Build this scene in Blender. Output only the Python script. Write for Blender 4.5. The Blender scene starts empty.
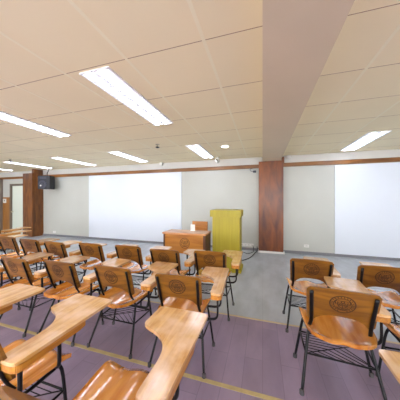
import bpy, bmesh, math, random
from mathutils import Vector
random.seed(7)
C = bpy.context.scene.collection
PI = math.pi
CEIL = 2.64; WY = 5.95
# ------------------------------------------------------------------ materials
def new_mat(name):
    m = bpy.data.materials.new(name); m.use_nodes = True
    return m, m.node_tree, m.node_tree.nodes['Principled BSDF']
def lin(c):
    return tuple((v/255/12.92 if v/255 <= .04045 else ((v/255+.055)/1.055)**2.4) for v in c) + (1,)
def plain(name, rgb, rough=.6, metal=0, spec=.5, noise=0, nscale=3, coat=0):
    m, nt, b = new_mat(name)
    b.inputs['Roughness'].default_value = rough; b.inputs['Metallic'].default_value = metal
    b.inputs['Specular IOR Level'].default_value = spec; b.inputs['Coat Weight'].default_value = coat
    col = lin(rgb)
    tc = nt.nodes.new('ShaderNodeTexCoord'); nz = nt.nodes.new('ShaderNodeTexNoise')
    nz.inputs['Scale'].default_value = nscale; nz.inputs['Detail'].default_value = 5
    nt.links.new(tc.outputs['Object'], nz.inputs['Vector'])
    rp = nt.nodes.new('ShaderNodeValToRGB')
    k = max(noise, .01)
    rp.color_ramp.elements[0].color = tuple(v*(1-k) for v in col[:3])+(1,); rp.color_ramp.elements[0].position = .3
    rp.color_ramp.elements[1].color = tuple(min(1, v*(1+k)) for v in col[:3])+(1,); rp.color_ramp.elements[1].position = .7
    nt.links.new(nz.outputs['Fac'], rp.inputs['Fac']); nt.links.new(rp.outputs['Color'], b.inputs['Base Color'])
    return m
def wood(name, dark, light, axis='Y', rough=.35, coat=.3, stretch=14, scale=3.0, coat_rough=.15, var=.12, wear_sheen=None, bump=0.0):
    m, nt, b = new_mat(name); N = nt.nodes; L = nt.links
    tc = N.new('ShaderNodeTexCoord'); oi = N.new('ShaderNodeObjectInfo')
    off = N.new('ShaderNodeVectorMath'); off.operation = 'MULTIPLY_ADD'
    cmb = N.new('ShaderNodeCombineXYZ')
    for i in range(3): L.new(oi.outputs['Random'], cmb.inputs[i])
    L.new(cmb.outputs[0], off.inputs[0]); off.inputs[1].default_value = (17, 31, 23)
    L.new(tc.outputs['Object'], off.inputs[2])
    mp = N.new('ShaderNodeMapping')
    sc = {'X': (1, stretch, stretch), 'Y': (stretch, 1, stretch), 'Z': (stretch, stretch, 1)}[axis]
    mp.inputs['Scale'].default_value = sc
    L.new(off.outputs[0], mp.inputs['Vector'])
    nz = N.new('ShaderNodeTexNoise'); nz.inputs['Scale'].default_value = scale; nz.inputs['Detail'].default_value = 6
    nz.inputs['Distortion'].default_value = .6
    L.new(mp.outputs[0], nz.inputs['Vector'])
    rp = N.new('ShaderNodeValToRGB'); e = rp.color_ramp.elements
    e[0].position = .32; e[0].color = lin(dark); e[1].position = .66; e[1].color = lin(light)
    L.new(nz.outputs['Fac'], rp.inputs['Fac'])
    hs = N.new('ShaderNodeHueSaturation'); mr = N.new('ShaderNodeMapRange')
    mr.inputs['To Min'].default_value = 1-var; mr.inputs['To Max'].default_value = 1+var
    L.new(oi.outputs['Random'], mr.inputs['Value']); L.new(mr.outputs[0], hs.inputs['Value'])
    out = rp.outputs['Color']
    if wear_sheen:
        n2 = N.new('ShaderNodeTexNoise'); n2.inputs['Scale'].default_value = 7; n2.inputs['Detail'].default_value = 4
        L.new(off.outputs[0], n2.inputs['Vector'])
        r2 = N.new('ShaderNodeValToRGB'); r2.color_ramp.elements[0].position = .4; r2.color_ramp.elements[1].position = .7
        r2.color_ramp.elements[0].color = (0, 0, 0, 1); r2.color_ramp.elements[1].color = (.8, .8, .8, 1)
        L.new(n2.outputs['Fac'], r2.inputs['Fac'])
        mx = N.new('ShaderNodeMix'); mx.data_type = 'RGBA'
        L.new(r2.outputs['Color'], mx.inputs['Factor']); L.new(out, mx.inputs['A']); mx.inputs['B'].default_value = lin(wear_sheen)
        out = mx.outputs['Result']
    L.new(out, hs.inputs['Color']); L.new(hs.outputs['Color'], b.inputs['Base Color'])
    b.inputs['Roughness'].default_value = rough; b.inputs['Coat Weight'].default_value = coat
    b.inputs['Coat Roughness'].default_value = coat_rough
    return m
def emit(name, rgb, strength):
    m, nt, b = new_mat(name)
    b.inputs['Base Color'].default_value = lin(rgb); b.inputs['Emission Color'].default_value = lin(rgb)
    b.inputs['Emission Strength'].default_value = strength
    return m
M = {}
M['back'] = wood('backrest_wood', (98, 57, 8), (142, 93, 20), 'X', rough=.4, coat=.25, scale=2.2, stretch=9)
M['backdark'] = plain('engraved_wood', (62, 32, 10), .6)
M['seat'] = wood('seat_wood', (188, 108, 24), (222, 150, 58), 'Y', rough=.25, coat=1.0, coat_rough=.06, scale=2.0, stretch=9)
M['tablet'] = wood('tablet_wood', (186, 130, 62), (220, 174, 108), 'Y', rough=.3, coat=.8, coat_rough=.12, scale=2.6, stretch=11, wear_sheen=(228, 196, 164))  # pale patches: worn varnish, paled further to paint in reflected sheen
M['arm'] = wood('arm_wood', (162, 98, 26), (198, 134, 48), 'Y', rough=.4, coat=.3, scale=3)
M['steel'] = plain('black_steel', (14, 13, 16), .4, spec=.3)
M['rod'] = plain('black_wire', (20, 18, 24), .45, spec=.3)
M['rubber'] = plain('foot_rubber', (70, 68, 70), .7)
M['column'] = wood('column_wood', (80, 30, 4), (142, 74, 18), 'Z', rough=.4, coat=.12, scale=1.6, stretch=3.5, var=0)
M['column2'] = wood('pier_wood', (84, 44, 12), (130, 76, 24), 'Z', rough=.4, coat=.12, scale=1.6, stretch=6, var=0)
M['trim'] = wood('trim_wood', (106, 62, 14), (146, 92, 30), 'X', rough=.4, coat=.2, scale=2, var=0)
M['desk'] = wood('desk_wood', (172, 104, 26), (204, 136, 48), 'X', rough=.38, coat=.3, scale=1.6, stretch=6, var=0)
M['desktop'] = wood('desk_top_wood', (190, 126, 72), (216, 158, 104), 'X', rough=.3, coat=.4, scale=1.8, stretch=6, var=0)
M['deskdark'] = wood('desk_edge_wood', (78, 42, 22), (104, 60, 34), 'Z', rough=.4, coat=.2, var=0)
M['lect'] = wood('lectern_wood', (158, 142, 18), (172, 156, 28), 'Z', rough=.5, coat=.05, scale=1.2, stretch=20, var=0)
M['wainscot'] = wood('wainscot_wood', (140, 88, 28), (170, 112, 44), 'Z', rough=.4, coat=.2, scale=1.6, stretch=8, var=0)
M['wall'] = plain('wall_paint', (190, 191, 184), .6, noise=.03, nscale=1.5)
M['bulk'] = plain('bulkhead_paint', (206, 204, 200), .6, noise=.02)
M['white'] = plain('white_board', (218, 224, 234), .35, noise=.012, nscale=1)
M['whiteplastic'] = plain('white_plastic', (228, 226, 222), .4)
M['base'] = plain('baseboard_vinyl', (120, 120, 126), .5)
M['beam'] = plain('beam_paint', (222, 206, 180), .75, noise=.03, nscale=1.2)
M['ceil'] = plain('ceiling_tile', (250, 238, 203), .85, noise=.03, nscale=.7)
M['gridbar'] = plain('ceiling_bar', (252, 244, 212), .6)
M['gap'] = plain('tile_gap', (176, 150, 120), .9)
M['frame'] = plain('fixture_metal', (225, 225, 228), .35)
M['black'] = plain('black_plastic', (30, 31, 38), .45)
M['cone'] = plain('speaker_cone', (58, 60, 72), .5)
M['dome'] = plain('dark_glass', (20, 20, 24), .15)
M['doorp'] = plain('door_paint', (212, 218, 204), .5)
M['doorf'] = plain('door_frame_paint', (104, 92, 80), .5)
M['pilaster'] = plain('pilaster_paint', (128, 116, 104), .6)
M['cable'] = plain('cable_rubber', (40, 40, 44), .6)
M['tape'] = plain('yellow_tape', (184, 166, 118), .6, noise=.12, nscale=12)
M['strip'] = plain('edge_strip', (196, 176, 140), .5, noise=.1, nscale=9)
M['chrome'] = plain('brass_metal', (190, 180, 150), .3, metal=1)
M['socket'] = plain('socket_holes', (70, 68, 66), .6)

# floor materials
def floor_mat(name, c0, c1, planks, rough, scuff=None):
    m, nt, b = new_mat(name); N = nt.nodes; L = nt.links
    tc = N.new('ShaderNodeTexCoord')
    mp = N.new('ShaderNodeMapping'); L.new(tc.outputs['Object'], mp.inputs['Vector'])
    if planks:
        mp.inputs['Rotation'].default_value = (0, 0, PI/2)
        br = N.new('ShaderNodeTexBrick'); br.inputs['Scale'].default_value = 1
        br.inputs['Brick Width'].default_value = .95; br.inputs['Row Height'].default_value = .155
        br.inputs['Mortar Size'].default_value = .003; br.inputs['Color1'].default_value = lin(c0)
        br.inputs['Color2'].default_value = lin(c1); br.inputs['Mortar'].default_value = tuple(v*.86 for v in lin(c0)[:3])+(1,)
        L.new(mp.outputs[0], br.inputs['Vector']); col = br.outputs['Color']
    else:
        br = N.new('ShaderNodeTexBrick'); br.offset = 0; br.inputs['Scale'].default_value = 1
        br.inputs['Brick Width'].default_value = .5; br.inputs['Row Height'].default_value = .5
        br.inputs['Mortar Size'].default_value = .003; br.inputs['Color1'].default_value = lin(c0)
        br.inputs['Color2'].default_value = lin(c1); br.inputs['Mortar'].default_value = tuple(v*.9 for v in lin(c0)[:3])+(1,)
        L.new(mp.outputs[0], br.inputs['Vector']); col = br.outputs['Color']
    nz = N.new('ShaderNodeTexNoise'); nz.inputs['Scale'].default_value = 3.2; nz.inputs['Detail'].default_value = 7
    m2 = N.new('ShaderNodeMapping'); m2.inputs['Scale'].default_value = (1.6, .6, 1); L.new(tc.outputs['Object'], m2.inputs['Vector'])
    L.new(m2.outputs[0], nz.inputs['Vector'])
    mr = N.new('ShaderNodeMapRange'); mr.inputs['From Min'].default_value = .3; mr.inputs['From Max'].default_value = .7
    mr.inputs['To Min'].default_value = .84; mr.inputs['To Max'].default_value = 1.16
    L.new(nz.outputs['Fac'], mr.inputs['Value'])
    hs = N.new('ShaderNodeHueSaturation'); L.new(mr.outputs[0], hs.inputs['Value']); L.new(col, hs.inputs['Color'])
    out = hs.outputs['Color']
    if scuff:
        n3 = N.new('ShaderNodeTexNoise'); n3.inputs['Scale'].default_value = 2.3; n3.inputs['Detail'].default_value = 8
        n3.inputs['Roughness'].default_value = .7
        L.new(tc.outputs['Object'], n3.inputs['Vector'])
        r3 = N.new('ShaderNodeValToRGB'); r3.color_ramp.elements[0].position = .6; r3.color_ramp.elements[1].position = .75
        r3.color_ramp.elements[0].color = (0, 0, 0, 1); r3.color_ramp.elements[1].color = (.55, .55, .55, 1)
        L.new(n3.outputs['Fac'], r3.inputs['Fac'])
        mx = N.new('ShaderNodeMix'); mx.data_type = 'RGBA'; L.new(r3.outputs['Color'], mx.inputs['Factor'])
        L.new(out, mx.inputs['A']); mx.inputs['B'].default_value = lin(scuff); out = mx.outputs['Result']
    L.new(out, b.inputs['Base Color']); b.inputs['Roughness'].default_value = rough
    return m
M['mauve'] = floor_mat('mauve_vinyl_planks', (140, 125, 147), (148, 132, 154), True, .45, (172, 158, 164))
M['grey'] = floor_mat('grey_vinyl_tiles', (170, 176, 182), (174, 180, 186), False, .35)

# ------------------------------------------------------------------ mesh helpers
def link(name, bm, mat, parent=None, smooth=False, bevel=0):
    if bevel:
        bmesh.ops.bevel(bm, geom=list(bm.edges), offset=bevel, segments=2, affect='EDGES', clamp_overlap=True)
    bmesh.ops.recalc_face_normals(bm, faces=bm.faces)
    me = bpy.data.meshes.new(name); bm.to_mesh(me); bm.free()
    if smooth:
        for p in me.polygons: p.use_smooth = True
    me.materials.append(mat)
    o = bpy.data.objects.new(name, me); C.objects.link(o)
    if parent: o.parent = parent
    return o
def bx(bm, x0, x1, y0, y1, z0, z1):
    v = [bm.verts.new(p) for p in ((x0,y0,z0),(x1,y0,z0),(x1,y1,z0),(x0,y1,z0),(x0,y0,z1),(x1,y0,z1),(x1,y1,z1),(x0,y1,z1))]
    for f in ((0,1,2,3),(4,5,6,7),(0,1,5,4),(1,2,6,5),(2,3,7,6),(3,0,4,7)): bm.faces.new([v[i] for i in f])
def box(name, mat, dims, parent=None, bevel=0):
    bm = bmesh.new(); bx(bm, *dims); return link(name, bm, mat, parent, bevel=bevel)
def smooth_path(pts, n=5):
    P = [Vector(p) for p in pts]; out = []
    for i in range(len(P)-1):
        a = P[max(i-1, 0)]; b = P[i]; c = P[i+1]; d = P[min(i+2, len(P)-1)]
        for k in range(n):
            t = k/n
            out.append(.5*((2*b)+(-a+c)*t+(2*a-5*b+4*c-d)*t*t+(-a+3*b-3*c+d)*t**3))
    out.append(P[-1]); return out
def tube(bm, pts, r, seg=8, r2=None):
    P = [Vector(p) for p in pts]; rings = []
    r2 = r2 or r
    up = Vector((1, 0, 0))
    if abs((P[-1]-P[0]).normalized().x) > .8: up = Vector((0, 1, 0))
    for i, p in enumerate(P):
        t = (P[min(i+1, len(P)-1)]-P[max(i-1, 0)]).normalized()
        a = (up-t*up.dot(t)).normalized(); b = t.cross(a)
        rings.append([bm.verts.new(p+a*r*math.cos(2*PI*k/seg)+b*r2*math.sin(2*PI*k/seg)) for k in range(seg)])
    for i in range(len(rings)-1):
        for k in range(seg):
            bm.faces.new((rings[i][k], rings[i][(k+1)%seg], rings[i+1][(k+1)%seg], rings[i+1][k]))
    bm.faces.new(rings[0]); bm.faces.new(rings[-1])
def tubeo(name, mat, pts, r, parent=None, seg=8, r2=None):
    bm = bmesh.new(); tube(bm, pts, r, seg, r2); return link(name, bm, mat, parent, smooth=True)
def lathe(bm, prof, c, axis='Z', seg=20):
    c = Vector(c); rings = []
    for r, h in prof:
        ring = []
        for k in range(seg):
            a = 2*PI*k/seg; u, w = r*math.cos(a), r*math.sin(a)
            d = {'Z': (u, w, h), 'Y': (u, h, w), 'X': (h, u, w)}[axis]
            ring.append(bm.verts.new(c+Vector(d)))
        rings.append(ring)
    for i in range(len(rings)-1):
        for k in range(seg): bm.faces.new((rings[i][k], rings[i][(k+1)%seg], rings[i+1][(k+1)%seg], rings[i+1][k]))
    bm.faces.new(rings[0]); bm.faces.new(rings[-1])
def prism(bm, outline, z0, z1):
    a = [bm.verts.new((x, y, z0)) for x, y in outline]; b = [bm.verts.new((x, y, z1)) for x, y in outline]
    n = len(a); bm.faces.new(a); bm.faces.new(b)
    for i in range(n): bm.faces.new((a[i], a[(i+1)%n], b[(i+1)%n], b[i]))
def struct(o): o['kind'] = 'structure'; return o
def tag(o, label, cat, group=None):
    o['label'] = label; o['category'] = cat
    if group: o['group'] = group
    return o
def thing(name, label, cat, loc=(0, 0, 0), rz=0, group=None):
    o = bpy.data.objects.new(name, None); C.objects.link(o); o.location = loc; o.rotation_euler = (0, 0, rz)
    o.empty_display_size = .1
    return tag(o, label, cat, group)
def copy_tree(o, parent=None):
    c = o.copy(); C.objects.link(c)
    if parent: c.parent = parent
    for ch in [k for k in bpy.data.objects if k.parent == o]: copy_tree(ch, c)
    return c

# ------------------------------------------------------------------ room
XL_, XR_, YB = -11.3, 5.2, -4.6
struct(box('floor', M['mauve'], (XL_, XR_, YB, 2.53, -.06, 0)))
o = struct(box('floor', M['grey'], (XL_, XR_, 2.53, WY+.05, -.06, 0)))
struct(box('trim_1', M['tape'], (XL_, XR_, 1.54, 1.575, 0, .002)))
struct(box('trim_2', M['strip'], (XL_, XR_, 2.52, 2.545, 0, .004)))
cl = struct(box('ceiling', M['ceil'], (XL_, XR_, YB, WY+.05, CEIL, CEIL+.06)))
bm = bmesh.new()
k = -22
xs = []
x = -.42
while x > XL_: xs.append(x); x -= .682
for gx in xs: bx(bm, gx-.013, gx+.013, YB, WY, CEIL-.002, CEIL+.01)
x = .90
while x < XR_: bx(bm, x-.013, x+.013, YB, WY, CEIL-.002, CEIL+.01); x += .682
link('ceiling_bars', bm, M['gridbar'], cl)
bm = bmesh.new()
y = 1.45-.67*9
while y < WY-.1:
    bx(bm, XL_, .0, y-.003, y+.003, CEIL-.001, CEIL+.01); bx(bm, .46, XR_, y+.08-.003, y+.083, CEIL-.001, CEIL+.01); y += .67
link('ceiling_joints', bm, M['gap'], cl)
struct(box('wall_front', M['wall'], (XL_, XR_, WY, WY+.12, 0, CEIL)))
struct(box('wall_left', M['wall'], (XL_-.12, XL_, YB, WY+.12, 0, CEIL)))
struct(box('wall_right', M['wall'], (XR_, XR_+.12, YB, WY+.12, 0, CEIL)))
# unseen rear wall with wide windows, added to bring in light from behind
bm = bmesh.new()
bx(bm, XL_, XR_, YB-.12, YB, 0, .55); bx(bm, XL_, XR_, YB-.12, YB, 2.5, CEIL)
wn = 6; ww = (XR_-XL_)/wn
for i in range(wn+1):
    cx = XL_+i*ww; bx(bm, max(XL_, cx-.12), min(XR_, cx+.12), YB-.12, YB, .55, 2.5)
struct(link('wall_back', bm, M['wall']))
for i in range(wn):
    a, b_ = XL_+i*ww+.12, XL_+(i+1)*ww-.12
    bm = bmesh.new()
    bx(bm, a, b_, YB-.08, YB-.03, .55, .60); bx(bm, a, b_, YB-.08, YB-.03, 2.45, 2.5)
    bx(bm, a, a+.05, YB-.08, YB-.03, .6, 2.45); bx(bm, b_-.05, b_, YB-.08, YB-.03, .6, 2.45)
    bx(bm, (a+b_)/2-.025, (a+b_)/2+.025, YB-.08, YB-.03, .6, 2.45)
    struct(link('added_window_%d' % (i+1), bm, M['frame']))
# beam, column and pier
struct(box('trim_3', M['beam'], (.0, .46, YB, WY, 2.49, CEIL)))
colm = struct(box('trim_4', M['column'], (-.10, .53, 5.78, WY, .05, 2.49)))
struct(box('trim_5', M['whiteplastic'], (-.12, .56, 5.76, WY, 0, .05)))
struct(box('trim_6', M['column2'], (-9.01, -8.49, 5.53, WY, 0, 2.47)))
struct(box('trim_14', M['column2'], (-8.62, -8.49, 5.60, WY, 2.47, CEIL)))
# wood picture rail
struct(box('trim_7', M['trim'], (-8.49, -.10, WY-.045, WY, 2.33, 2.435), bevel=.006))
struct(box('trim_8', M['trim'], (.53, XR_, WY-.045, WY, 2.34, 2.445), bevel=.006))
struct(box('trim_9', M['trim'], (XL_, -9.01, WY-.045, WY, 2.33, 2.42), bevel=.006))
struct(box('trim_15', M['column2'], (.50, .56, 5.86, WY, 2.44, 2.60)))
# bulkhead ledge between rail and ceiling
struct(box('trim_10', M['bulk'], (XL_, -.02, WY-.02, WY, 2.44, CEIL)))
struct(box('trim_11', M['bulk'], (.56, XR_, WY-.02, WY, 2.45, CEIL)))
struct(box('baseboard_left', M['base'], (-8.49, -.10, WY-.03, WY, 0, .07)))
struct(box('baseboard_right', M['base'], (.53, XR_, WY-.03, WY, 0, .07)))
# door corner at far left
struct(box('trim_12', M['wainscot'], (-10.93, -10.43, WY-.02, WY, 0, 1.55)))
struct(box('trim_13', M['pilaster'], (XL_, -10.95, WY-.10, WY, 0, 2.33)))
bm = bmesh.new(); bx(bm, -10.43, -10.29, WY-.05, WY, 0, 2.12); bx(bm, -10.29, -9.01, WY-.05, WY, 2.03, 2.12)
d = struct(link('door_1', bm, M['doorf']))
box('door_panel', M['doorp'], (-10.29, -9.02, WY-.03, WY, 0, 2.03), d)
bm = bmesh.new(); lathe(bm, [(.012, 0), (.012, -.05), (.03, -.055), (.035, -.075), (.02, -.095)], (-10.2, WY-.03, .93), 'Y', 14)
link('door_handle', bm, M['chrome'], d, smooth=True)

# white boards
def board(x0, x1, label):
    t = thing('whiteboard', label, 'whiteboard', ((x0+x1)/2, WY-.02, .07), 0)
    w = (x1-x0)/2
    box('board_surface', M['white'], (-w, w, -.006, .018, .0, 2.255), t)
    return t
board(-6.14, -2.45, 'wide plain white board on the front wall behind the teacher desk')
board(1.76, 5.15, 'white board on the front wall right of the wooden column')

# ------------------------------------------------------------------ ceiling lights
def lamp_mat():
    m, nt, b = new_mat('lamp_diffuser'); N = nt.nodes; L = nt.links
    tc = N.new('ShaderNodeTexCoord'); sp = N.new('ShaderNodeSeparateXYZ'); L.new(tc.outputs['Object'], sp.inputs[0])
    def cosn(out, k, ph=0):
        a = N.new('ShaderNodeMath'); a.operation = 'MULTIPLY_ADD'; a.inputs[1].default_value = k; a.inputs[2].default_value = ph
        L.new(out, a.inputs[0]); c_ = N.new('ShaderNodeMath'); c_.operation = 'COSINE'; L.new(a.outputs[0], c_.inputs[0]); return c_.outputs[0]
    cx = cosn(sp.outputs[0], 2*PI/.145, PI); cy = cosn(sp.outputs[1], 2*PI/.095)
    ad = N.new('ShaderNodeMath'); ad.operation = 'ADD'; L.new(cx, ad.inputs[0]); L.new(cy, ad.inputs[1])
    mr = N.new('ShaderNodeMapRange'); mr.inputs['From Min'].default_value = -.2; mr.inputs['From Max'].default_value = 1.6
    mr.inputs['To Min'].default_value = .33; mr.inputs['To Max'].default_value = LAMP*3; mr.interpolation_type = 'SMOOTHERSTEP'
    L.new(ad.outputs[0], mr.inputs['Value']); L.new(mr.outputs[0], b.inputs['Emission Strength'])
    b.inputs['Emission Color'].default_value = lin((232, 238, 255)); b.inputs['Base Color'].default_value = lin((225, 228, 240))
    return m
LAMP = 5.2
M['lamp'] = lamp_mat()
def troffer(x, y, label, src=None):
    if src:
        t = copy_tree(src); t.location = (x, y, CEIL); t['label'] = label; return t
    t = thing('ceiling_light', label, 'ceiling light', (x, y, CEIL), 0, 'fluorescent ceiling lights')
    w, l = .155, .675
    bm = bmesh.new()
    bx(bm, -w-.012, -w, -l, l, -.006, 0); bx(bm, w, w+.012, -l, l, -.016, 0)
    bx(bm, -w-.012, w+.012, -l-.012, -l, -.016, 0); bx(bm, -w-.012, w+.012, l, l+.012, -.016, 0)
    link('frame', bm, M['frame'], t)
    box('diffuser', M['lamp'], (-w, w, -l, l, -.012, 0), t)
    bm = bmesh.new()
    bx(bm, -.004, .004, -l, l, -.020, -.012)
    for i in range(1, 14):
        yy = -l+i*2*l/14; bx(bm, -w, w, yy-.0015, yy+.0015, -.018, -.012)
    link('louvre', bm, M['frame'], t)
    return t
t0 = troffer(-1.48, 2.165, 'large fluorescent ceiling light with louvre, nearest to the camera in the upper middle')
troffer(-3.52, 2.165, 'long fluorescent ceiling light cut by the left edge of the photo', t0)
troffer(-1.46, 4.84, 'short-looking fluorescent ceiling light above the lectern and teacher desk', t0)
troffer(-3.54, 4.84, 'fluorescent ceiling light near the wall above the left part of the wide white board', t0)
troffer(-5.6, 4.90, 'fluorescent ceiling light near the wall, second from the black loudspeaker', t0)
troffer(-7.7, 4.95, 'farthest fluorescent ceiling light, right before the black loudspeaker', t0)
troffer(1.96, 4.98, 'fluorescent ceiling light right of the ceiling beam', t0)
for (x, y) in ((1.96, 2.2), (1.96, -.6), (-1.46, -.6), (-3.54, -.6), (-5.6, 2.165), (-5.6, -.6), (-7.7, 2.165), (-7.7, -.6), (4.0, 4.98), (4.0, 2.2), (-9.8, 4.9), (-9.8, 2.165), (-1.46, -3.3), (1.96, -3.3), (-5.6, -3.3)):  # extra lights out of view, added to brighten the room
    troffer(x, y, 'unseen fluorescent ceiling light added to brighten the room', t0)

bm = bmesh.new()
t = thing('downlight', 'round recessed downlight in the ceiling above the lectern', 'downlight', (-.80, 4.46, CEIL))
lathe(bm, [(.10, 0), (.10, -.012), (.075, -.016), (.07, -.006), (.07, 0)], (0, 0, 0), 'Z', 24); link('ring', bm, M['frame'], t, smooth=False)
bm = bmesh.new(); lathe(bm, [(.068, 0), (.068, -.017), (.04, -.02)], (0, 0, 0), 'Z', 24)
M['bulb'] = emit('warm_lamp', (255, 246, 225), 6); link('lamp', bm, M['bulb'], t)

# sprinklers
t = thing('sprinkler', 'dark sprinkler head hanging below the ceiling above the wide white board', 'sprinkler', (-2.17, 3.9, CEIL), 0, 'ceiling sprinklers')
bm = bmesh.new(); lathe(bm, [(.045, 0), (.04, -.008), (.014, -.012), (.014, -.05)], (0, 0, 0), 'Z', 14); link('pipe', bm, M['chrome'], t)
bm = bmesh.new(); lathe(bm, [(.012, -.045), (.04, -.055), (.042, -.066), (.02, -.075)], (0, 0, 0), 'Z', 14); link('deflector', bm, M['dome'], t)
s2 = copy_tree(t); s2.location = (-7.09, 4.02, CEIL); s2['label'] = 'dark sprinkler head on the ceiling at far left before the wooden pier'

# security camera
t = thing('security_camera', 'small white security camera under the ceiling above the lectern', 'security camera', (-1.22, 5.62, CEIL))
bm = bmesh.new(); lathe(bm, [(.05, 0), (.05, -.02), (.025, -.03), (.022, -.06)], (0, 0, 0), 'Z', 16); link('mount', bm, M['whiteplastic'], t, smooth=False)
bm = bmesh.new(); lathe(bm, [(.045, .10), (.055, .06), (.055, -.06), (.048, -.075)], (0, -.02, -.09), 'Y', 18); link('camera_body', bm, M['whiteplastic'], t, smooth=False)
bm = bmesh.new(); lathe(bm, [(.026, -.074), (.022, -.082), (.01, -.084)], (0, -.02, -.09), 'Y', 18); link('lens', bm, M['dome'], t, smooth=True)
# small ceiling hook boxes
t = tag(box('ceiling_bracket', M['whiteplastic'], (-3.17, -3.07, 5.80, 5.92, 2.55, CEIL), bevel=.008), 'small white bracket box under the ceiling above the wide white board', 'bracket')
t = thing('wall_sensor', 'small grey sensor with a wire on the wall left of the column top', 'sensor', (-.22, WY-.001, 2.24))
box('sensor_body', M['cone'], (-.04, .05, -.05, 0, -.03, .03), t, bevel=.008)
tubeo('wire', M['cable'], smooth_path([(-.02, -.03, .0), (-.10, -.02, .02), (-.12, -.01, .07), (-.06, -.01, .09)]), .006, t)
t = tag(box('junction_box', M['whiteplastic'], (.62, .72, 5.82, 5.93, 2.56, 2.63), bevel=.01), 'small white box under the ceiling right of the column top', 'box')
# outlets
def outlet(x, z, label, n=1, w=.12, src=None):
    t = thing('wall_outlet', label, 'outlet', (x, WY-.0, z), 0, 'wall outlets')
    box('plate', M['whiteplastic'], (-w/2, w/2, -.014, 0, -.04, .04), t, bevel=.004)
    bm = bmesh.new()
    for i in range(n):
        cx = -w/2+w*(i+.5)/n
        bx(bm, cx-.014, cx-.008, -.016, -.012, -.012, .012); bx(bm, cx+.008, cx+.014, -.016, -.012, -.012, .012)
    link('sockets', bm, M['socket'], t)
    return t
outlet(-7.88, .16, 'small white wall outlet low on the wall beside the wooden pier')
outlet(1.11, .22, 'small white wall outlet low on the wall right of the column')
t = outlet(-.42, .15, 'wide white power outlet box low on the wall between lectern and column', 4, .36)
t['category'] = 'outlet'
tag(tubeo('power_cable', M['cable'], smooth_path([(-.15, 5.93, .12), (-.14, 5.85, .03), (-.2, 5.6, .012), (-.28, 5.2, .012), (-.42, 4.9, .012), (-.60, 4.75, .012)], 6), .010), 'black cable looping on the floor from the wall outlet to the lectern', 'cable')
tag(tubeo('power_cable', M['cable'], smooth_path([(-.26, 5.93, .14), (-.24, 5.75, .02), (-.38, 5.5, .012), (-.5, 5.6, .012), (-.62, 5.3, .012), (-.66, 4.8, .012)], 6), .008), 'thin black cable on the floor running behind the lectern', 'cable')
t = thing('wall_switch', 'white switch plate on the wood wainscot beside the far left door', 'switch', (-10.78, WY-.02, 1.40))
box('plate', M['whiteplastic'], (-.11, .09, -.02, 0, -.10, .08), t, bevel=.008)
box('rocker', M['socket'], (-.02, .02, -.028, -.018, -.03, .03), t)

# loudspeaker
t = thing('loudspeaker', 'black loudspeaker hung from the ceiling beside the far left wooden pier', 'loudspeaker', (-7.82, 5.62, 2.09), .25)
bm = bmesh.new()
pts = [(-.24, -.17), (.24, -.17), (.17, .17), (-.17, .17)]
prism(bm, pts, -.25, .25); link('cabinet', bm, M['black'], t, bevel=.015)
bm = bmesh.new(); lathe(bm, [(.15, 0), (.15, -.012), (.125, -.014), (.06, .012), (.055, -.004), (.01, -.012)], (-.03, -.172, -.07), 'Y', 24); link('woofer', bm, M['cone'], t, smooth=True)
bm = bmesh.new(); bx(bm, -.14, .12, -.185, -.168, .12, .21); link('horn', bm, M['cone'], t, bevel=.008)
bm = bmesh.new(); lathe(bm, [(.028, 0), (.02, -.01)], (-.10, -.186, -.12), 'Y', 12); link('badge', bm, M['whiteplastic'], t)
tubeo('bracket', M['steel'], smooth_path([(0, .0, .25), (0, .0, .36), (.0, .05, .45), (0, .08, .535)]), .014, t)

# ------------------------------------------------------------------ crest strokes (round engraved seal)
def crest_strokes():
    S = []
    ring = lambda r, n=36, cx=0, cy=0: [(cx+r*math.cos(2*PI*i/n), cy+r*math.sin(2*PI*i/n)) for i in range(n+1)]
    S.append((ring(.076), .006)); S.append((ring(.054), .004))
    for i in range(22):
        if i in (16, 17): continue
        a = 2*PI*i/22
        S.append(([(.060*math.cos(a), .060*math.sin(a)), (.070*math.cos(a+.06), .070*math.sin(a+.06))], .005))
    S.append(([(-.030, .030), (.030, .030), (.030, -.002), (.018, -.026), (0, -.038), (-.018, -.026), (-.030, -.002), (-.030, .030)], .005))
    S.append(([(-.030, .012), (.030, .012)], .004)); S.append(([(0, .012), (0, -.036)], .004))
    S.append((ring(.009, 10, 0, .021), .005)); S.append((ring(.007, 10, -.014, -.004), .005)); S.append((ring(.007, 10, .014, -.004), .005))
    S.append(([(-.040, .0), (-.046, .018), (-.036, .036)], .006)); S.append(([(.040, .0), (.046, .018), (.036, .036)], .006))
    S.append(([(-.034, -.030), (-.014, -.046), (.014, -.046), (.034, -.030)], .006))
    return S
def ribbon(bm, pts, w, fn):
    n = len(pts); A = []
    for i, p in enumerate(pts):
        q0 = pts[max(i-1, 0)]; q1 = pts[min(i+1, n-1)]
        if i in (0, n-1) and n > 3 and (abs(pts[0][0]-pts[-1][0])+abs(pts[0][1]-pts[-1][1])) < 1e-6:
            q0, q1 = pts[-2], pts[1]
        dx, dy = q1[0]-q0[0], q1[1]-q0[1]; l = math.hypot(dx, dy) or 1
        nx, ny = -dy/l*w/2, dx/l*w/2
        A.append((bm.verts.new(fn(p[0]+nx, p[1]+ny)), bm.verts.new(fn(p[0]-nx, p[1]-ny))))
    for i in range(n-1):
        bm.faces.new((A[i][0], A[i][1], A[i+1][1], A[i+1][0]))

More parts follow.
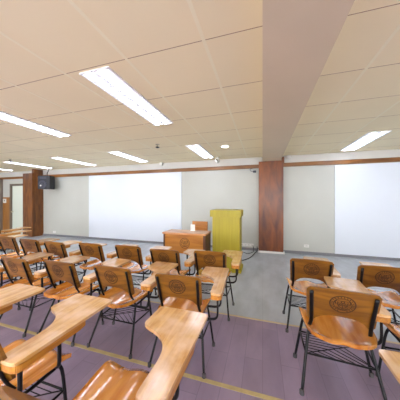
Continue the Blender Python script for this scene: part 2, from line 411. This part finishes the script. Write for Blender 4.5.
# ------------------------------------------------------------------ tablet armchair
def make_chair(recline=0.0):
    """origin on the floor under the backrest top line; +y is forward."""
    t = thing('tablet_armchair', 'x', 'armchair', (0, 0, 0), 0, 'tablet armchairs of the classroom')
    HW = .218; R = recline
    lean = .32+R*2.2
    def backpos(tx, z):                      # tx in -1..1, centre-plane of the board
        hw = HW*(1-.05*(.80-z)/.28)
        y = -R+(.80-z)*lean-.030*(1-tx*tx)
        return Vector((tx*hw, y, z))
    nx, nz = 20, 8; th = .008
    bm = bmesh.new(); G = {}
    for side in (-1, 1):
        for i in range(nx+1):
            tx = -1+2*i/nx; a = abs(tx)
            top = .80+.016*(1-tx*tx)-(.022*((a-.88)/.12)**2 if a > .88 else 0)
            bot = .515+(.078*max(0, 1-(a/.82)**3.2) if a < .82 else 0)+(.014*((a-.92)/.08)**2 if a > .92 else 0)
            for j in range(nz+1):
                z = bot+(top-bot)*j/nz
                p = backpos(tx, z); p.y += side*th; G[side, i, j] = bm.verts.new(p)
    for side in (-1, 1):
        for i in range(nx):
            for j in range(nz): bm.faces.new((G[side,i,j], G[side,i+1,j], G[side,i+1,j+1], G[side,i,j+1]))
    for i in range(nx):
        for j in (0, nz): bm.faces.new((G[-1,i,j], G[-1,i+1,j], G[1,i+1,j], G[1,i,j]))
    for j in range(nz):
        for i in (0, nx): bm.faces.new((G[-1,i,j], G[-1,i,j+1], G[1,i,j+1], G[1,i,j]))
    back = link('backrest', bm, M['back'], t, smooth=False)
    bm = bmesh.new()
    def onback(u, v):
        z = .702+v*.88; p = backpos(max(-1, min(1, u/HW)), z); p.y -= th+.0015; return p
    for pts, w in crest_strokes(): ribbon(bm, pts, w*1.3, onback)
    link('carved_crest', bm, M['backdark'], back)
    # seat
    bm = bmesh.new(); nx, ny = 22, 14; G = {}; y0, y1 = -.05-R*.4, .385
    for i in range(nx+1):
        for j in range(ny+1):
            s = -1+2*i/nx; v = j/ny
            y = y0+(y1-y0)*v
            hw = .205+.04*v
            if v < .35: hw *= (1-(1-v/.35)**2.6*.42)
            if v > .93: hw *= 1-.02*((v-.93)/.07)
            z = .447+.010*math.cos(s*2*PI*1.0)*(.35+.65*v)+.012*abs(s)**3+.020*(1-v)**3-.004
            if v > .86: z -= .016*((v-.86)/.14)**2
            yy = y-(.02*s*s if v < .2 else 0)+(.012*(1-s*s) if v > .9 else 0)
            G[1, i, j] = bm.verts.new((s*hw, yy, z)); G[-1, i, j] = bm.verts.new((s*hw*.985, yy, z-.026))
    for side in (-1, 1):
        for i in range(nx):
            for j in range(ny): bm.faces.new((G[side,i,j], G[side,i+1,j], G[side,i+1,j+1], G[side,i,j+1]))
    for i in range(nx):
        for j in (0, ny): bm.faces.new((G[-1,i,j], G[-1,i+1,j], G[1,i+1,j], G[1,i,j]))
    for j in range(ny):
        for i in (0, nx): bm.faces.new((G[-1,i,j], G[-1,i,j+1], G[1,i,j+1], G[1,i,j]))
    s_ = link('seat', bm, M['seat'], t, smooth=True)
    for p in s_.data.polygons:
        if abs(p.normal.z) < .5: p.use_smooth = False
    # writing tablet
    def cr(pts, n=4): return [(p.x, p.y) for p in smooth_path([(a, b, 0) for a, b in pts], n)]
    out = []
    out += cr([(-.015, .605), (-.008, .622), (.02, .628), (.18, .63), (.33, .628), (.358, .618), (.362, .595)], 3)
    out += [(.357, .40), (.352, .18)]
    out += cr([(.352, .02), (.345, -.02), (.318, -.03), (.24, -.03), (.222, -.015), (.218, .02)], 3)
    out += cr([(.220, .16), (.208, .235), (.165, .305), (.10, .352), (.03, .380), (-.012, .405), (-.022, .44)], 4)
    bm = bmesh.new(); prism(bm, [(a+.03, b+.065) for a, b in out], .641, .660)
    tb = link('writing_tablet', bm, M['tablet'], t, bevel=.003)
    bm = bmesh.new()
    prism(bm, [(.222, .0), (.226, -.022), (.245, -.028), (.318, -.028), (.342, -.018), (.350, .0), (.352, .34), (.345, .385), (.300, .40), (.24, .36), (.222, .24)], .600, .641)
    for v in bm.verts: v.co.x += .03; v.co.y += .065
    link('armrest', bm, M['arm'], t, bevel=.004)
    # steel
    for sx in (-1, 1):
        a = backpos(sx*.86, .775); b_ = backpos(sx*.86, .53)
        off = Vector((0, -.018, 0))
        P = [a+off, a.lerp(b_, .5)+off, b_+off, Vector((sx*.187, .10, .455)), Vector((sx*.188, .125, .405)), Vector((sx*.19, .17, .392)), Vector((sx*.192, .26, .396)), Vector((sx*.195, .34, .402))]
        tubeo('back_post', M['steel'], smooth_path(P, 4), .013, t, 8, .008)
        l = tubeo('leg', M['steel'], smooth_path([(sx*.19, .13, .405), (sx*.205, .09, .30), (sx*.25, -.035, .012)], 4), .0105, t)
        bm = bmesh.new(); lathe(bm, [(.016, 0), (.016, .03), (.012, .034)], (sx*.251, -.036, 0), 'Z', 12); link('foot_cap', bm, M['rubber'], l)
        l = tubeo('leg', M['steel'], smooth_path([(sx*.195, .33, .405), (sx*.215, .345, .33), (sx*.27, .335, .012)], 4), .0105, t)
        bm = bmesh.new(); lathe(bm, [(.016, 0), (.016, .03), (.012, .034)], (sx*.27, .335, 0), 'Z', 12); link('foot_cap', bm, M['rubber'], l)
    for y in (.09, .30):
        tubeo('arm_support', M['steel'], smooth_path([(.325, y, .602), (.328, y, .52), (.324, y, .445), (.295, y+.01, .412), (.25, y+.02, .398), (.18, y+.02, .396), (.0, y+.02, .394), (-.19, y+.02, .398)], 4), .0115, t)
    bm = bmesh.new(); zr = .245
    fl, fr = (-.229, .341), (.229, .341); rl, rr = (-.214, .068), (.214, .068)
    for a, b_ in ((fl, fr), (rl, rr), (fl, rl), (fr, rr)): tube(bm, [(a[0], a[1], zr), (b_[0], b_[1], zr)], .007, 6)
    link('stretcher', bm, M['steel'], t, smooth=True)
    bm = bmesh.new()
    # wire shelf: a diagonal with wires fanning either way
    def lp(p, q, k): return (p[0]+(q[0]-p[0])*k, p[1]+(q[1]-p[1])*k)
    D0, D1 = rl, fr
    tube(bm, [(D0[0], D0[1], zr), (D1[0], D1[1], zr)], .0038, 5)
    for i in range(1, 8):
        k = i/8
        a = lp(rl, fl, k); d = lp(D0, D1, k); tube(bm, [(a[0], a[1], zr), (d[0], d[1], zr)], .0032, 5)
        a = lp(rl, rr, k); d = lp(D0, D1, min(1, .0+k*.0+ (k*.72))); 
        b2 = lp(rr, fr, 1-(1-k)*.0)
        e = (a[0]+(rr[0]-a[0])*.62, a[1]+(fr[1]-a[1])*.62*(1-k)+.0)
        tube(bm, [(d[0], d[1], zr), (min(rr[0], a[0]+.10+.02*k), a[1], zr)], .0032, 5)
    link('wire_shelf', bm, M['rod'], t, smooth=True)
    return t
def place(src, x, y, label, rz=0, first=False, arm=.07, tw=.8, sx=.965):
    t = src if first else copy_tree(src)
    t.scale.x = sx
    if arm or tw != 1:
        for k in [k for k in bpy.data.objects if k.parent == t]:
            if k.name.split('.')[0] in ('writing_tablet', 'armrest', 'arm_support'): k.location.x = arm; k.scale.x = tw
    t.location = (x, y, 0); t.rotation_euler = (0, 0, math.radians(rz)); t['label'] = label
    return t
ch = make_chair()
R_ = math.radians
# row nearest the camera
place(ch, .575, .61, 'wooden armchair whose tablet corner enters at the lower right edge', 0, True, arm=-.01, tw=.98)
place(ch, -1.42, .625, 'nearest-row wooden armchair with long tablet arm in the lower left of the photo', arm=-.085, tw=1.0)
place(ch, -2.13, .62, 'nearest-row wooden armchair at the left edge, only its pale tablet showing', arm=-.09, tw=1.0)
# middle row
place(ch, .545, 1.68, 'large wooden tablet armchair right of the aisle, its crest and wire shelf in full view', -4, arm=-.005, tw=.76, sx=1.05)
place(ch, 1.165, 1.68, 'wooden armchair at the right edge, only part of its seat showing beside the large one')
place(ch, -.700, 1.60, 'middle-row wooden armchair just left of the aisle, crest on its back in the centre foreground', 4, arm=.10, tw=.76)
place(ch, -1.395, 1.61, 'middle-row wooden armchair second left of the aisle, glossy seat in view', 0, arm=.09, tw=.85)
place(ch, -2.04, 1.58, 'middle-row wooden armchair third left of the aisle, its back above the long tablet arm', -1, arm=.095)
place(ch, -2.645, 1.53, 'middle-row wooden armchair fourth left of the aisle, back cut close to the left edge', -1, arm=.07)
place(ch, -3.32, 1.50, 'middle-row wooden armchair with only its tablet showing at the left edge of the photo', arm=.12)
# far row
place(ch, .50, 2.42, 'far-row wooden tablet armchair just right of the aisle, in front of the wooden column', -3, arm=-.01)
place(ch, 1.12, 2.38, 'far-row wooden tablet armchair at the right edge, before the right white board', -2, arm=.02)
place(ch, -.630, 2.44, 'far-row wooden tablet armchair just left of the aisle, directly in front of the lectern', 2)
place(ch, -1.215, 2.35, 'far-row wooden tablet armchair in front of the left half of the teacher desk', arm=.07)
place(ch, -1.81, 2.40, 'far-row wooden tablet armchair third left of the aisle, before the board\'s right end', arm=.07)
place(ch, -2.43, 2.36, 'far-row wooden tablet armchair fourth left of the aisle, before the wide white board', arm=.07)
place(ch, -3.04, 2.28, 'far-row wooden tablet armchair fifth left of the aisle, before the board\'s left edge', -2)
place(ch, -3.63, 2.31, 'far-row wooden tablet armchair before the grey wall beside the wooden pier')
place(ch, -4.26, 2.36, 'far-row wooden tablet armchair at far left, its back before the wooden pier')
place(ch, -5.38, 2.50, 'far left armchair showing only the lowest of three parallel tablet edges before the door')
place(ch, -6.05, 3.00, 'far left armchair showing only the middle of three parallel tablet edges before the door')
place(ch, -6.71, 3.42, 'far left armchair showing only the highest of three parallel tablet edges before the door')
c2 = make_chair(.19)
place(c2, -.68, .655, 'nearest wooden armchair at the bottom centre with a large worn tablet and reclined back', 0, True, arm=-.055, tw=1.0)

# ------------------------------------------------------------------ teacher desk
t = thing('teacher_desk', 'low wooden teacher desk with a round seal on its front panel, left of the lectern', 'desk', (-1.475, 3.76, 0))
box('desk_top', M['desktop'], (-.50, .43, -.02, .44, .745, .78), t, bevel=.006)
fp = box('front_panel', M['desk'], (-.455, .37, .03, .05, .36, .745), t)
bm = bmesh.new()
for pts, w in crest_strokes(): ribbon(bm, [(a*1.35, b*1.35) for a, b in pts], w*1.3, lambda u, v: (u-.02, .0285, .57+v))
link('carved_crest', bm, M['backdark'], fp)
bm = bmesh.new(); bx(bm, -.485, -.455, .01, .06, 0, .745); link('leg', bm, M['deskdark'], t)
bm = bmesh.new(); bx(bm, .37, .42, .01, .06, 0, .745); link('leg', bm, M['deskdark'], t)
bm = bmesh.new(); bx(bm, -.485, -.455, .36, .41, 0, .745); link('leg', bm, M['deskdark'], t)
bm = bmesh.new(); bx(bm, .39, .42, .36, .41, 0, .745); link('leg', bm, M['deskdark'], t)
bm = bmesh.new(); bx(bm, -.48, -.465, .06, .36, .36, .745); bx(bm, .40, .417, .06, .36, .2, .745); link('side_panel', bm, M['deskdark'], t)

# lectern
t = thing('lectern', 'tall olive yellow wooden lectern with an overhanging top, right of the teacher desk', 'lectern', (-.705, 3.99, 0))
box('lectern_body', M['lect'], (-.275, .275, .03, .45, .06, 1.10), t, bevel=.004)
box('lectern_top', M['lect'], (-.315, .305, -.02, .49, 1.10, 1.235), t, bevel=.006)
box('plinth', M['lect'], (-.285, .305, .01, .47, 0, .06), t, bevel=.004)

# teacher chair
t = thing('teacher_chair', 'plain wooden chair behind the teacher desk, only its back showing', 'chair', (-1.55, 5.0, 0))
bm = bmesh.new(); prism(bm, [(-.2, -.03), (-.21, .0), (.21, .0), (.2, -.03), (.1, -.012), (-.1, -.012)], .62, .885); link('backrest', bm, M['desk'], t)
box('seat', M['seat'], (-.21, .21, -.44, -.02, .43, .46), t, bevel=.006)
for x in (-.19, .19):
    for y in (-.42, -.02):
        box('leg', M['steel'], (x-.013, x+.013, y-.013 if y < -.1 else .0, y+.013 if y < -.1 else .026, 0, .43 if y < -.1 else .80), t)
t = thing('paper_holder', 'small white upright paper holder standing on the back of the teacher desk', 'paper holder', (-1.42, 4.08, .78))
box('card', M['whiteplastic'], (-.055, .045, -.006, .006, .0, .135), t)
box('foot', M['whiteplastic'], (-.055, .045, -.03, .03, .0, .006), t)

# ------------------------------------------------------------------ world, camera
w = bpy.data.worlds.new('World'); bpy.context.scene.world = w; w.use_nodes = True
bg = w.node_tree.nodes['Background']; bg.inputs['Color'].default_value = (.93, .96, 1, 1); bg.inputs['Strength'].default_value = 5.0
cam = bpy.data.cameras.new('Camera'); co = bpy.data.objects.new('Camera', cam); C.objects.link(co)
cam.sensor_fit = 'HORIZONTAL'; cam.sensor_width = 36; cam.lens = 202/400*36
cam.shift_y = -.5/400
cam.clip_start = .02
co.location = (0, 0, 1.45); co.rotation_euler = (PI/2, 0, math.radians(17.2))
sc = bpy.context.scene; sc.camera = co
sc.view_settings.view_transform = 'Standard'; sc.view_settings.look = 'None'
sc.view_settings.gamma = 1; sc.view_settings.use_curve_mapping = False; sc.view_settings.exposure = 1.2
sc.cycles.max_bounces = 8; sc.cycles.diffuse_bounces = 6
